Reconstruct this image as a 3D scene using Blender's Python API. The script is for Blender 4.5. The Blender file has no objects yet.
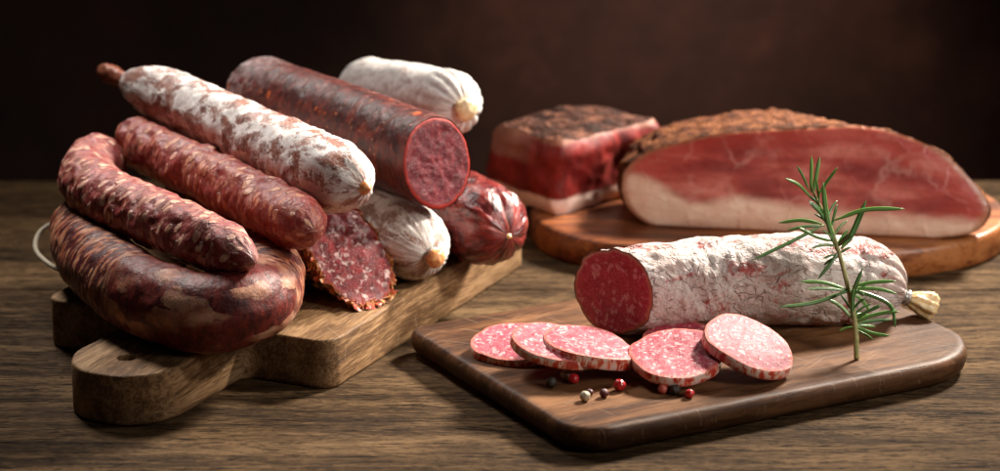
import bpy, bmesh, math, random
import numpy as np
from mathutils import Vector, Matrix, noise as mn
from math import sin, cos, pi, radians, tan, sqrt, atan2, hypot

# ------------------------------------------------------------------ scene basics
# every length below is in centimetres; meshes are written in metres (CM)
CM = 0.01
random.seed(7)
sc = bpy.context.scene
COL = sc.collection
sc.view_settings.view_transform = 'Standard'
sc.view_settings.look = 'None'
sc.view_settings.exposure = 0
sc.view_settings.gamma = 1
sc.cycles.use_denoising = True
sc.cycles.max_bounces = 8
sc.cycles.sample_clamp_indirect = 4.0
sc.cycles.caustics_reflective = False
sc.cycles.caustics_refractive = False

PITCH = radians(16.8)
CAM = np.array([0., -168., 56.])
FPX = 500 / tan(radians(10))
cF = np.array([0, cos(PITCH), -sin(PITCH)]); cU = np.array([0, sin(PITCH), cos(PITCH)]); cR = np.array([1., 0, 0])

def at(px, py, z):
    """point of the table-top world seen at photo pixel (px,py) that lies at height z"""
    v = cF + cR * (px - 500) / FPX + cU * (235.5 - py) / FPX
    return CAM + v * (z - CAM[2]) / v[2]
def aty(px, py, y):
    v = cF + cR * (px - 500) / FPX + cU * (235.5 - py) / FPX
    return CAM + v * (y - CAM[1]) / v[1]

# ------------------------------------------------------------------ object helpers
def tag(o, label=None, cat=None, group=None, kind=None):
    if label: o['label'] = label
    if cat: o['category'] = cat
    if group: o['group'] = group
    if kind: o['kind'] = kind
    return o

def root(name, loc, label, cat, group=None):
    o = bpy.data.objects.new(name, None); COL.objects.link(o)
    o.empty_display_size = 0.02
    o.location = Vector(loc) * CM
    tag(o, label, cat, group)
    o['_b'] = list(map(float, loc)); del o['_b']
    return o

def mesh_obj(name, verts, faces, rest, mat, parent=None, attrs=None, smooth=True, sharp=None, base=None):
    """verts in cm, world space.  parent: an Empty without rotation.  Links ONE mesh object."""
    verts = np.asarray(verts, float)
    if parent is not None:
        p = parent; org = np.zeros(3)
        while p is not None:
            org = org + np.array(p.location) / CM; p = p.parent
        off = org
    else:
        if base is None:
            base = np.array([(verts[:, 0].min() + verts[:, 0].max()) / 2, (verts[:, 1].min() + verts[:, 1].max()) / 2, verts[:, 2].min()])
        off = np.asarray(base, float)
    me = bpy.data.meshes.new(name)
    me.from_pydata(((verts - off) * CM).tolist(), [], [list(map(int, f)) for f in faces])
    if rest is None: rest = verts
    a = me.attributes.new('rest', 'FLOAT_VECTOR', 'POINT')
    a.data.foreach_set('vector', np.asarray(rest, np.float32).ravel())
    for k, v in (attrs or {}).items():
        a = me.attributes.new(k, 'FLOAT', 'POINT'); a.data.foreach_set('value', np.asarray(v, np.float32).ravel())
    me.validate(); me.update()
    bm = bmesh.new(); bm.from_mesh(me); bmesh.ops.recalc_face_normals(bm, faces=bm.faces); bm.to_mesh(me); bm.free()
    if smooth: me.polygons.foreach_set('use_smooth', [True] * len(me.polygons))
    if sharp: me.set_sharp_from_angle(angle=radians(sharp))
    me.materials.append(mat)
    o = bpy.data.objects.new(name, me); COL.objects.link(o)
    if parent is None: o.location = Vector(off) * CM
    else: o.parent = parent
    return o

def N3(p, s=1.0, seed=0.0):
    return mn.noise(Vector((p[0] * s + seed * 13.7, p[1] * s + seed * 7.3, p[2] * s - seed * 3.1)))
def FB(p, s=1.0, seed=0.0, oct=3):
    a, t = 1.0, 0.0
    for i in range(oct):
        t += a * N3(p, s, seed + i); s *= 2.1; a *= .5
    return t
def sst(a, b, x):
    t = min(1, max(0, (x - a) / (b - a))); return t * t * (3 - 2 * t)

# ------------------------------------------------------------------ node shorthand
class T:
    def __init__(self, name):
        self.m = bpy.data.materials.new(name); self.m.use_nodes = True
        self.t = self.m.node_tree; self.t.nodes.clear()
        self.out = self.t.nodes.new('ShaderNodeOutputMaterial')
    def n(self, kind, **kw):
        x = self.t.nodes.new(kind)
        for k, v in kw.items(): setattr(x, k, v)
        return x
    def put(self, sock, v):
        if v is None: return
        if hasattr(v, 'is_output'): self.t.links.new(v, sock)
        elif isinstance(v, (tuple, list)) and len(v) == 3 and sock.type == 'RGBA': sock.default_value = (*v, 1)
        else: sock.default_value = v
    def attr(self, name='rest', fac=False):
        x = self.n('ShaderNodeAttribute', attribute_name=name); return x.outputs['Fac'] if fac else x.outputs['Vector']
    def vm(self, v, s, o=(0, 0, 0)):
        x = self.n('ShaderNodeMapping'); self.put(x.inputs['Vector'], v)
        x.inputs['Scale'].default_value = s; x.inputs['Location'].default_value = o; return x.outputs[0]
    def rotv(self, v, r):
        x = self.n('ShaderNodeMapping'); self.put(x.inputs['Vector'], v); x.inputs['Rotation'].default_value = r; return x.outputs[0]
    def noise(self, v, s=1, d=3, r=.55, dist=0, col=False, typ='FBM'):
        x = self.n('ShaderNodeTexNoise'); x.noise_type = typ; self.put(x.inputs['Vector'], v)
        x.inputs['Scale'].default_value = s; x.inputs['Detail'].default_value = d
        x.inputs['Roughness'].default_value = r; x.inputs['Distortion'].default_value = dist
        return x.outputs['Color' if col else 'Fac']
    def vor(self, v, s=1, feat='F1', rnd=1, out='Distance', sm=.3):
        x = self.n('ShaderNodeTexVoronoi', feature=feat); self.put(x.inputs['Vector'], v)
        x.inputs['Scale'].default_value = s; x.inputs['Randomness'].default_value = rnd
        if feat == 'SMOOTH_F1': x.inputs['Smoothness'].default_value = sm
        return x.outputs[out]
    def wave(self, v, s, dist=0, d=2, ds=1, dirn='X'):
        x = self.n('ShaderNodeTexWave', bands_direction=dirn); self.put(x.inputs['Vector'], v)
        x.inputs['Scale'].default_value = s; x.inputs['Distortion'].default_value = dist
        x.inputs['Detail'].default_value = d; x.inputs['Detail Scale'].default_value = ds; return x.outputs['Fac']
    def ma(self, op, a, b=None, c=None):
        x = self.n('ShaderNodeMath', operation=op)
        for s, v in zip(x.inputs, (a, b, c)): self.put(s, v)
        return x.outputs[0]
    def ss(self, v, a, b, lo=0., hi=1.):
        x = self.n('ShaderNodeMapRange', interpolation_type='SMOOTHSTEP'); self.put(x.inputs[0], v)
        x.inputs[1].default_value = a; x.inputs[2].default_value = b; x.inputs[3].default_value = lo; x.inputs[4].default_value = hi
        return x.outputs[0]
    def lin(self, v, a, b, lo=0., hi=1.):
        x = self.n('ShaderNodeMapRange'); self.put(x.inputs[0], v)
        x.inputs[1].default_value = a; x.inputs[2].default_value = b; x.inputs[3].default_value = lo; x.inputs[4].default_value = hi
        return x.outputs[0]
    def mix(self, f, a, b, mode='MIX'):
        x = self.n('ShaderNodeMix', data_type='RGBA', blend_type=mode)
        self.put(x.inputs[0], f); self.put(x.inputs[6], a); self.put(x.inputs[7], b); return x.outputs[2]
    def ramp(self, f, stops):
        x = self.n('ShaderNodeValToRGB'); self.put(x.inputs[0], f); e = x.color_ramp.elements
        while len(e) < len(stops): e.new(.5)
        for q, (p, c) in zip(e, stops): q.position = p; q.color = (*c, 1)
        return x.outputs[0]
    def sep(self, v):
        x = self.n('ShaderNodeSeparateXYZ'); self.put(x.inputs[0], v); return x.outputs
    def comb(self, a, b, c):
        x = self.n('ShaderNodeCombineXYZ')
        for s, v in zip(x.inputs, (a, b, c)): self.put(s, v)
        return x.outputs[0]
    def vadd(self, a, b, k=1.0):
        x = self.n('ShaderNodeVectorMath', operation='MULTIPLY_ADD'); self.put(x.inputs[0], b); x.inputs[1].default_value = (k, k, k); self.put(x.inputs[2], a); return x.outputs[0]
    def bump(self, h, st=.5, d=.1, nrm=None):
        """h in units of d centimetres"""
        x = self.n('ShaderNodeBump'); self.put(x.inputs['Height'], h)
        x.inputs['Strength'].default_value = st; x.inputs['Distance'].default_value = d * CM
        if nrm is not None: self.put(x.inputs['Normal'], nrm)
        return x.outputs[0]
    def bsdf(self, col, rough=.5, nrm=None, sss=0, rad=(.4, .12, .08), sc_=.3, spec=.5, coat=0, coatr=.1, metal=0, sheen=0):
        x = self.n('ShaderNodeBsdfPrincipled'); i = x.inputs
        self.put(i['Base Color'], col); self.put(i['Roughness'], rough); self.put(i['Normal'], nrm)
        self.put(i['Specular IOR Level'], spec); self.put(i['Metallic'], metal)
        if sss:
            self.put(i['Subsurface Weight'], sss); i['Subsurface Radius'].default_value = rad; i['Subsurface Scale'].default_value = sc_ * CM
        self.put(i['Coat Weight'], coat); i['Coat Roughness'].default_value = coatr
        if coat and nrm is not None: self.put(i['Coat Normal'], nrm)
        self.t.links.new(x.outputs[0], self.out.inputs[0]); return self.m

# ------------------------------------------------------------------ materials
def wood(name, dark, mid, light, rough=.55, crack=.8, ysc=1.0, spec=.35, gloss=None, bumpd=.03, lines=1.0, ctr=(.41, .60), wts=(.36, .36, .28), stn=.45, darken=None, fl=1.0, scr=0):
    """grain runs along rest.x"""
    t = T(name); p = t.attr()
    warp = t.noise(t.vm(p, (.05, .18, .18)), 1, 2, .5, col=True)
    q = t.vadd(p, warp, 2.2)
    big = t.noise(t.vm(q, (.035, .38 * ysc, .38 * ysc)), 1, 3, .55)
    med = t.noise(t.vm(q, (.10, 1.7 * ysc, 1.7 * ysc)), 1, 4, .6, .4)
    fine = t.noise(t.vm(q, (.6 * fl, 9 * ysc, 9 * ysc)), 1, 5, .7)
    pore = t.noise(t.vm(q, (.8 * fl, 11 * ysc, 11 * ysc), (3, 1, 4)), 1, 3, .6)
    v = t.ma('ADD', t.ma('MULTIPLY', big, wts[0]), t.ma('ADD', t.ma('MULTIPLY', med, wts[1]), t.ma('MULTIPLY', fine, wts[2])))
    c = t.ramp(t.ss(v, *ctr), [(0, dark), (.5, mid), (1, light)])
    ck = t.ss(t.noise(t.vm(q, (.18 * fl, 5 * ysc, 5 * ysc), (9, 2, 1)), 1, 5, .7), .575, .635)
    pk = t.ss(pore, .57, .66)
    dk = tuple(x * .35 for x in dark)
    c = t.mix(t.ma('MULTIPLY', ck, crack), c, dk)
    c = t.mix(t.ma('MULTIPLY', pk, .5 * lines), c, dark)
    stain = t.ss(t.noise(p, .13, 3, .6), .35, .7)
    c = t.mix(t.ma('MULTIPLY', stain, stn), c, t.mix(.5, c, dark))
    if scr:
        for ang, of in ((.9, 2), (-.5, 7), (1.35, 11)):
            sn = t.ss(t.noise(t.vm(t.rotv(p, (0, 0, ang)), (.22, 7.5, 1), (of, of, 0)), 1, 1.5, .4), .70, .735)
            c = t.mix(t.ma('MULTIPLY', sn, scr), c, t.mix(.5, light, (.45, .36, .28)))
    if darken:  # tone gets darker towards the underside and along rest.x
        X, Y, Z_ = t.sep(p)
        k = t.ma('MAXIMUM', t.ma('MULTIPLY', t.ss(Z_, darken[0], darken[0] - .5), .75), t.ma('MULTIPLY', t.ss(t.ma('ADD', X, t.ma('MULTIPLY', big, 8)), darken[1], darken[1] + 10), .65))
        c = t.mix(k, c, t.mix(.25, dk, c))
    h = t.ma('SUBTRACT', t.ma('MULTIPLY', fine, .8), t.ma('ADD', t.ma('MULTIPLY', ck, .7 * crack), t.ma('MULTIPLY', pk, .4)))
    b = t.bump(h, .9, bumpd)
    r = t.ma('ADD', rough - .08, t.ma('MULTIPLY', fine, .22))
    return t.bsdf(c, r, b, spec=spec)

M = {}
M['table'] = wood('table_wood', (.018, .011, .006), (.086, .049, .023), (.195, .118, .058), .70, 1.0, .85, fl=1.8, stn=.7, spec=.06, bumpd=.12, ctr=(.38, .62), wts=(.28, .30, .42), lines=1.6)
M['oak'] = wood('thick_board_wood', (.105, .052, .022), (.27, .150, .068), (.41, .255, .13), .6, .45, .9, spec=.2, bumpd=.03, wts=(.28, .28, .44), scr=.25)
M['walnut'] = wood('serving_board_wood', (.036, .013, .005), (.135, .056, .021), (.27, .125, .052), .48, .5, .5, spec=.22, bumpd=.012, lines=.5, ctr=(.38, .62), stn=.9, darken=(1.55, 16.0), scr=.38)
M['acacia'] = wood('ham_board_wood', (.085, .022, .007), (.28, .080, .020), (.47, .18, .055), .38, .2, .45, spec=.5, bumpd=.012)

def wall_mat():
    t = T('dark_backdrop_paint'); p = t.attr()
    a = t.noise(p, .06, 4, .6); b = t.noise(p, .3, 4, .65)
    c = t.ramp(t.ss(t.ma('ADD', t.ma('MULTIPLY', a, .7), t.ma('MULTIPLY', b, .3)), .3, .7), [(0, (.014, .006, .004)), (.6, (.028, .011, .007)), (1, (.052, .021, .013))])
    return t.bsdf(c, .7, t.bump(b, .4, .2), spec=.2)
M['wall'] = wall_mat()

def marbled(name, lean, lean2, fat, fat2, twist=.9, fsc=(1.15, 1.15, 2.3), lo=.50, hi=.585, big=None, rough=.38, coat=.15, seed=0, haze=.12, chunk=(1.25, 1.25, 2.1), streak=.32, bmp=.12, spec=.5):
    t = T(name); p = t.attr(); x, y, z = t.sep(p)
    vdark = tuple(c * .25 for c in lean)
    # twisted coordinates: fat is smeared round the skin on a slant
    tw = t.n('ShaderNodeVectorRotate', rotation_type='Z_AXIS'); t.put(tw.inputs['Vector'], p)
    t.put(tw.inputs['Angle'], t.ma('MULTIPLY', z, twist))
    q = t.vm(tw.outputs[0], fsc, (seed, seed * 2, seed * 3))
    w = t.noise(q, .7, 2, .5, col=True); qq = t.vadd(q, w, .8)
    n1 = t.noise(qq, 1.0, 4, .58, .3)
    f1 = t.ss(n1, lo, hi)
    vq = t.vadd(t.vm(tw.outputs[0], chunk, (seed, 0, 0)), t.noise(p, 2.2, 3, .6, col=True), .55)
    v = t.vor(vq, 1); vc = t.sep(t.vor(vq, 1, out='Color'))[0]
    f2 = t.ma('MULTIPLY', t.ss(v, .54, .38), t.ss(vc, .46, .52))
    f = t.ma('MAXIMUM', t.ma('MULTIPLY', f1, streak), f2)
    if big is not None:      # (centre s, half width): a stretch of big smooth fat patches
        bz = t.ss(t.ma('ABSOLUTE', t.ma('SUBTRACT', z, big[0])), big[1], big[1] * .55)
        lean, lean2 = t.mix(bz, lean, (.075, .011, .009)), t.mix(bz, lean2, (.19, .025, .017))
        fat = t.mix(bz, fat, (.84, .48, .30)); fat2 = t.mix(bz, fat2, (.66, .30, .17))
        bq = t.vadd(t.vm(p, (.85, .85, .62), (seed * 3, 1, 2)), t.noise(p, .9, 3, .6, col=True), 1.0)
        fb = t.ma('MULTIPLY', t.ss(t.ma('ADD', t.vor(bq, 1), t.ma('MULTIPLY', t.ma('SUBTRACT', t.noise(p, 3.5, 4, .65), .5), .5)), .72, .20), t.ss(t.sep(t.vor(bq, 1, out='Color'))[0], .34, .42))
        fb = t.ma('MULTIPLY', fb, .70)
        f = t.ma('ADD', t.ma('MULTIPLY', f, t.ma('SUBTRACT', 1, bz)), t.ma('MULTIPLY', fb, bz))
    lm = t.mix(t.ss(t.noise(q, 1.6, 3, .6), .35, .65), lean, lean2)
    vein = t.ss(t.noise(t.vm(tw.outputs[0], (3.5, 3.5, 6)), 1, 4, .7), .56, .7)
    lm = t.mix(t.ma('MULTIPLY', vein, .6), lm, vdark)
    fm = t.mix(t.ss(t.noise(p, 1.1, 3), .35, .65), fat, fat2)
    c = t.mix(t.ma('MULTIPLY', f, .88), lm, fm)
    dust = t.ss(t.noise(p, 7, 5, .7), .58, .75)
    c = t.mix(t.ma('MULTIPLY', dust, haze), c, (.75, .68, .62))
    h = t.ma('ADD', t.ma('MULTIPLY', f, .75), t.ma('MULTIPLY', t.noise(t.vm(tw.outputs[0], (3, 3, 5)), 1, 5, .65), .9))
    b = t.bump(h, .85, bmp); b = t.bump(t.noise(p, 9, 4, .65), .6, .03, b)
    r = t.ma('ADD', rough - .1, t.ma('MULTIPLY', t.noise(p, 4, 4, .6), .25))
    return t.bsdf(c, r, b, .12, (.5, .15, .08), .35, spec, coat, .22)
M['marbled'] = marbled('marbled_sausage', (.20, .020, .020), (.34, .055, .045), (.82, .50, .36), (.74, .36, .24), .30, seed=1)
M['marbled_b'] = marbled('marbled_sausage_paler', (.22, .024, .022), (.37, .060, .045), (.74, .40, .25), (.62, .22, .13), -.25, (1.25, 1.25, 2.2), .49, .575, seed=4)
M['dark_marbled'] = marbled('dark_marbled_sausage', (.045, .009, .012), (.105, .016, .015), (.56, .27, .15), (.42, .12, .055), .22, (.75, .75, 2.8), .485, .585, (20.5, 7.0), .44, .10, 2, .03, (.9, .9, 3.0), .9, .07, .25)

def mould(name, under, under2, white, cover, spot=(1.0, 1.0, 1.0), grey=(.42, .33, .28), pleat=0, fine=.5, rough=.75, blush=.0, seed=0):
    """white mould bloom over a red brown skin; cover = threshold of the noise"""
    t = T(name); p = t.attr()
    q = t.vadd(t.vm(p, spot, (seed, seed, seed)), t.noise(p, 1.2, 3, .6, col=True), .5)
    a = t.noise(q, 1.0, 2.5, .55, .3); b = t.noise(p, 5.5, 5, .72)
    m = t.ss(t.ma('ADD', a, t.ma('MULTIPLY', t.ma('SUBTRACT', b, .5), fine)), cover - .06, cover + .075)
    u = t.mix(t.ss(t.noise(p, 1.6, 4, .6), .35, .65), under, under2)
    w = t.mix(t.ss(t.noise(p, 2.4, 5, .7), .40, .66), white, grey)
    w = t.mix(.35, w, white)
    c = t.mix(m, u, w)
    thin = t.ma('MULTIPLY', t.ss(t.noise(p, 9, 5, .75), .46, .66), .45)
    c = t.mix(t.ma('MULTIPLY', thin, t.ma('SUBTRACT', 1, m)), c, white)
    if blush:
        c = t.mix(t.ma('MULTIPLY', t.ss(t.noise(p, .62, 4, .65, .8), .54, .64), blush), c, under2)
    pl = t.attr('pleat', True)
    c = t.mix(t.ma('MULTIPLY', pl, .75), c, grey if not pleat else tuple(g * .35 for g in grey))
    h = t.ma('ADD', t.ma('MULTIPLY', m, .5), t.ma('MULTIPLY', t.noise(p, 6, 5, .7), .9))
    bb = t.bump(h, .7, .06)
    r = t.lin(m, 0, 1, .40, rough)
    return t.bsdf(c, r, bb, .05, (.5, .2, .12), .3, t.lin(m, 0, 1, .5, .25))
M['mould_brown'] = mould('patchy_mould_skin', (.20, .055, .030), (.32, .105, .055), (.84, .80, .77), .482, (.95, .95, .70), (.62, .50, .46), fine=.55)
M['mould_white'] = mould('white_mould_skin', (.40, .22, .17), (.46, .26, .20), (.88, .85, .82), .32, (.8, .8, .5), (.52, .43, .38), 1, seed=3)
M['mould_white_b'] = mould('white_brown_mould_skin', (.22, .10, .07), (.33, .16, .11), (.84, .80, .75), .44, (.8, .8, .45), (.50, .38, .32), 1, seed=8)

def paper_skin():
    """wrinkled whitish casing of the cut salami with rosy patches"""
    t = T('wrinkled_white_casing'); p = t.attr()
    w = t.noise(p, .6, 3, .6, col=True); q = t.vadd(p, w, 1.2)
    rid = t.noise(t.vm(q, (1.5, 1.5, .8)), 1, 5, .62, typ='RIDGED_MULTIFRACTAL')
    cr = t.vor(t.vm(q, (1.5, 1.5, .75)), 1.2, 'DISTANCE_TO_EDGE'); crs = t.ma('MULTIPLY', t.ss(cr, .07, .0), t.ss(t.noise(p, 1.3, 3), .45, .62))
    pat = t.ss(t.noise(t.vm(p, (.55, .55, .34), (5, 2, 8)), 1, 5, .66, .6), .52, .63)
    f2 = t.ss(t.noise(p, 3.2, 5, .7), .50, .70)
    c = t.mix(f2, (.68, .60, .56), (.46, .32, .28)); c = t.mix(t.ma('MULTIPLY', t.ss(t.noise(p, .35, 4, .6), .42, .66), .5), c, (.42, .25, .20))
    c = t.mix(t.ma('MULTIPLY', pat, t.ss(t.noise(p, 2.5, 4, .7), .38, .56)), c, (.42, .085, .07))
    c = t.mix(t.ma('MULTIPLY', crs, .20), c, (.36, .16, .12))
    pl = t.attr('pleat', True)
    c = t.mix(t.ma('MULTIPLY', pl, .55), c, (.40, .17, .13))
    h = t.ma('SUBTRACT', t.ma('MULTIPLY', t.noise(q, 2.6, 5, .65), 1.3), t.ma('MULTIPLY', crs, .8))
    b = t.bump(h, 1.0, .16); b = t.bump(t.noise(t.vm(q, (9, 9, 4)), 1, 4, .65), .8, .035, b)
    return t.bsdf(c, t.lin(pat, 0, 1, .58, .36), b, .10, (.5, .2, .14), .3, .4)
M['paper_skin'] = paper_skin()

def chorizo_skin():
    t = T('dark_red_smooth_casing'); p = t.attr(); x, y, z = t.sep(p)
    a = t.noise(t.vm(p, (1.2, 1.2, 1.5)), 1, 4, .6, .4)
    c = t.ramp(t.ss(a, .32, .68), [(0, (.032, .006, .006)), (.5, (.070, .010, .008)), (1, (.13, .021, .014))])
    ln = t.ss(t.noise(t.vm(p, (1.0, 1.0, 7.5)), 1, 4, .65, .5), .57, .66)
    c = t.mix(t.ma('MULTIPLY', ln, .55), c, (.38, .11, .045))
    sp = t.ss(t.noise(p, .62, 2.5, .5), .66, .71)
    c = t.mix(t.ma('MULTIPLY', sp, .75), c, (.50, .10, .02))
    fl = t.ss(t.noise(t.vm(p, (3.2, 3.2, 2.4), (4, 4, 1)), 1, 2, .5), .66, .71)
    c = t.mix(t.ma('MULTIPLY', fl, .6), c, (.50, .20, .10))
    # pale bloom towards the uncut end
    bl = t.ma('MULTIPLY', t.ss(z, 6, 0), t.ss(t.noise(p, 2.2, 6, .72), .40, .62))
    c = t.mix(t.ma('MULTIPLY', bl, .75), c, (.55, .45, .45))
    bl2 = t.ss(t.noise(p, 5, 6, .75), .57, .72)
    c = t.mix(t.ma('MULTIPLY', bl2, .10), c, (.50, .33, .30))
    h = t.ma('ADD', t.ma('MULTIPLY', ln, .5), t.noise(t.vm(p, (2.5, 2.5, 4.5)), 1, 5, .65))
    b = t.bump(h, .75, .07); b = t.bump(t.noise(p, 18, 3, .6), .5, .012, b)
    return t.bsdf(c, t.lin(t.noise(p, 5, 4, .6), .3, .7, .32, .55), b, .06, (.5, .12, .06), .3, .35, .05, .3)
M['chorizo'] = chorizo_skin()

def red_skin():
    t = T('wet_red_wrinkled_casing'); p = t.attr()
    q = t.vadd(p, t.noise(p, .8, 2, .5, col=True), .9)
    a = t.noise(q, 1.1, 4, .6, .5)
    c = t.ramp(t.ss(a, .33, .67), [(0, (.050, .004, .005)), (.5, (.14, .011, .011)), (1, (.26, .028, .022))])
    f = t.ss(t.noise(t.vm(q, (1, 1, .7)), 1.5, 3, .6), .55, .64)
    c = t.mix(t.ma('MULTIPLY', f, .30), c, (.45, .11, .075))
    pl = t.attr('pleat', True)
    c = t.mix(t.ma('MULTIPLY', t.ss(pl, .35, .9), .5), c, (.50, .22, .08))
    h = t.ma('ADD', t.noise(q, 1.8, 4, .6), t.ma('MULTIPLY', t.noise(t.vm(q, (4, 4, 2)), 1, 4, .65), .4))
    b = t.bump(h, .85, .16)
    return t.bsdf(c, t.lin(t.noise(p, 3, 4, .6), .3, .7, .20, .38), b, .1, (.5, .1, .05), .3, .5, .35, .15)
M['red_skin'] = red_skin()

def cut_meat(name, lean, lean2, fat, sc_=1.0, lo=.52, hi=.60, rough=.35, coat=.3, edge=None, strand=0., amount=.85, grain=.04, pink=None, vsc=1.0, vamt=1.0, sss=.10, spec=.5):
    """cut face; rest = in-plane cm coordinates, attribute 'rim' = 0 at the centre, 1 at the edge"""
    t = T(name); p = t.attr()
    q = t.vadd(p, t.noise(p, 1.1 * sc_, 3, .6, col=True), .6 / sc_)
    n = t.noise(q, 1.5 * sc_, 5, .62, .5)
    f = t.ss(n, lo, hi)
    v = t.vor(t.vadd(p, t.noise(p, 3 * sc_, 2, .5, col=True), .25), 1.7 * sc_ * vsc, 'F1')
    pc = t.sep(t.vor(t.vadd(p, t.noise(p, 3 * sc_, 2, .5, col=True), .25), 1.7 * sc_ * vsc, 'F1', out='Color'))
    f2 = t.ma('MULTIPLY', t.ma('MULTIPLY', t.ss(v, .40, .24), t.ss(pc[0], .52, .60)), vamt)
    f = t.ma('MAXIMUM', f, f2)
    fs = t.ss(t.noise(p, 7 * sc_, 4, .7), .54, .64)
    f = t.ma('MAXIMUM', f, t.ma('MULTIPLY', fs, .55))
    c = t.mix(t.ss(t.noise(p, 1.3 * sc_, 3, .6), .35, .65), lean, lean2)
    c = t.mix(t.ma('MULTIPLY', t.ss(t.noise(p, 6 * sc_, 4, .7), .5, .68), .45), c, tuple(x * .35 for x in lean))
    if pink: c = t.mix(t.ma('MULTIPLY', t.ss(t.noise(p, .5, 2), .45, .65), .6), c, pink)
    c = t.mix(t.ma('MULTIPLY', f, amount), c, fat)
    h = t.ma('ADD', t.ma('MULTIPLY', f, .5), t.noise(p, 5 * sc_, 5, .7))
    if strand:
        s = t.noise(t.vadd(t.vm(p, (3.2, 1.0, 1)), t.noise(p, .8, 2, .5, col=True), 2.5), 1.4, 4, .6, .9, typ='RIDGED_MULTIFRACTAL')
        sm = t.ss(s, .95, 1.5)
        c = t.mix(t.ma('MULTIPLY', sm, strand), c, fat); h = t.ma('ADD', h, sm)
    rim = t.attr('rim', True)
    if edge:
        c = t.mix(t.ss(t.ma('ADD', rim, t.ma('MULTIPLY', t.ma('SUBTRACT', t.noise(p, 2.5, 3), .5), .10)), .90, .97), c, edge)
    b = t.bump(h, .8, grain)
    r = t.ma('ADD', rough - .12, t.ma('MULTIPLY', t.noise(p, 6, 4, .65), .28))
    return t.bsdf(c, r, b, sss, (.6, .18, .12), .2, spec, coat, .18)
M['salami_cut'] = cut_meat('cut_salami_meat', (.50, .018, .062), (.64, .060, .115), (.85, .46, .48), 1.2, .55, .66, .34, .2, (.52, .16, .10), amount=.80, grain=.04, vsc=1.05, vamt=.8, spec=.3)
M['slice_meat'] = cut_meat('sliced_salami_meat', (.36, .014, .046), (.48, .038, .080), (.78, .43, .43), 1.5, .52, .64, .38, 0, (.70, .16, .12), grain=.06, amount=.80, vsc=1.05, vamt=1.0, sss=.15)  # real fat flecks, whitened further to stand in for glare
M['chorizo_cut'] = cut_meat('cut_dark_sausage_meat', (.080, .008, .013), (.135, .017, .022), (.40, .20, .19), .7, .60, .72, .52, .04, (.28, .022, .014), strand=.40, amount=.28, grain=.07, vamt=.0, spec=.16)
M['herb_cut'] = cut_meat('coarse_cut_salami_meat', (.15, .007, .009), (.30, .016, .018), (.72, .50, .46), 1.15, .585, .63, .24, .5, (.30, .035, .012), amount=.9, grain=.20, spec=.4)

def rind_mat():
    t = T('slice_edge_skin'); p = t.attr()
    a = t.noise(t.vm(p, (2.6, 2.6, 1.2)), 1, 4, .62, .5)
    c = t.ramp(t.ss(a, .34, .60), [(0, (.50, .035, .022)), (.42, (.62, .10, .05)), (.55, (.76, .36, .24)), (1, (.80, .62, .54))])
    return t.bsdf(c, .36, t.bump(t.noise(p, 5, 4, .6), .6, .04), .2, (.6, .18, .1), .3, .5, .3, .2)
M['rind'] = rind_mat()

def herb_mat():
    t = T('herb_and_spice_crust'); p = t.attr()
    v = t.sep(t.vor(p, 3.6, out='Color'))[0]
    c = t.ramp(v, [(0, (.05, .020, .012)), (.3, (.16, .050, .02)), (.5, (.30, .045, .016)), (.68, (.34, .15, .05)), (.85, (.40, .28, .10)), (1, (.14, .12, .04))])
    c = t.mix(t.ss(t.noise(p, 9, 3, .6), .5, .7), c, (.05, .022, .012))
    h = t.ma('ADD', t.vor(p, 3.6), t.noise(p, 8, 3))
    return t.bsdf(c, .6, t.bump(h, 1, .12), spec=.4)
M['herbs'] = herb_mat()

def flake_mat(name, a, b, rough=.5):
    t = T(name); p = t.attr()
    return t.bsdf(t.mix(t.ss(t.noise(p, 3.5, 3), .4, .6), a, b), rough, t.bump(t.noise(p, 8, 3), .7, .05), .1)
M['flake'] = flake_mat('dried_spice_flakes', (.40, .055, .018), (.52, .27, .08))

def plain(name, a, b, rough=.5, sc_=3, sss=0, bump=.03, metal=0, spec=.5, coat=0):
    t = T(name); p = t.attr()
    n = t.noise(p, sc_, 4, .6)
    return t.bsdf(t.mix(t.ss(n, .35, .65), a, b), rough, t.bump(n, .6, bump), sss, (.5, .3, .15), .3, spec, coat, .2, metal)
M['tail_yellow'] = plain('dried_casing_tail', (.78, .52, .22), (.85, .70, .46), .42, 4, .3, .05, coat=.2)
M['tip_orange'] = plain('orange_knotted_casing', (.62, .20, .055), (.72, .36, .15), .35, 5, .25, .04, coat=.3)
M['tip_red'] = plain('red_knotted_casing', (.20, .045, .022), (.36, .12, .06), .42, 3, .2, .05)
M['clip'] = plain('crimped_grey_metal', (.45, .44, .42), (.62, .60, .57), .34, 6, 0, .03, 1.0)
M['string'] = plain('pale_butcher_string', (.40, .33, .24), (.50, .43, .32), .8, 12, 0, .03)
M['pc_black'] = plain('black_peppercorn_skin', (.018, .013, .010), (.075, .055, .040), .5, 7, 0, .10)
M['pc_white'] = plain('white_peppercorn_skin', (.46, .38, .24), (.62, .54, .38), .5, 6, .1, .06)
M['pc_red'] = plain('red_peppercorn_skin', (.42, .008, .012), (.62, .03, .03), .28, 5, .15, .03, coat=.4)
M['pc_maroon'] = plain('maroon_peppercorn_skin', (.055, .010, .010), (.14, .022, .018), .45, 7, 0, .09)
M['pc_pink'] = plain('pink_peppercorn_skin', (.48, .06, .045), (.62, .16, .11), .35, 6, .15, .04, coat=.2)

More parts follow.
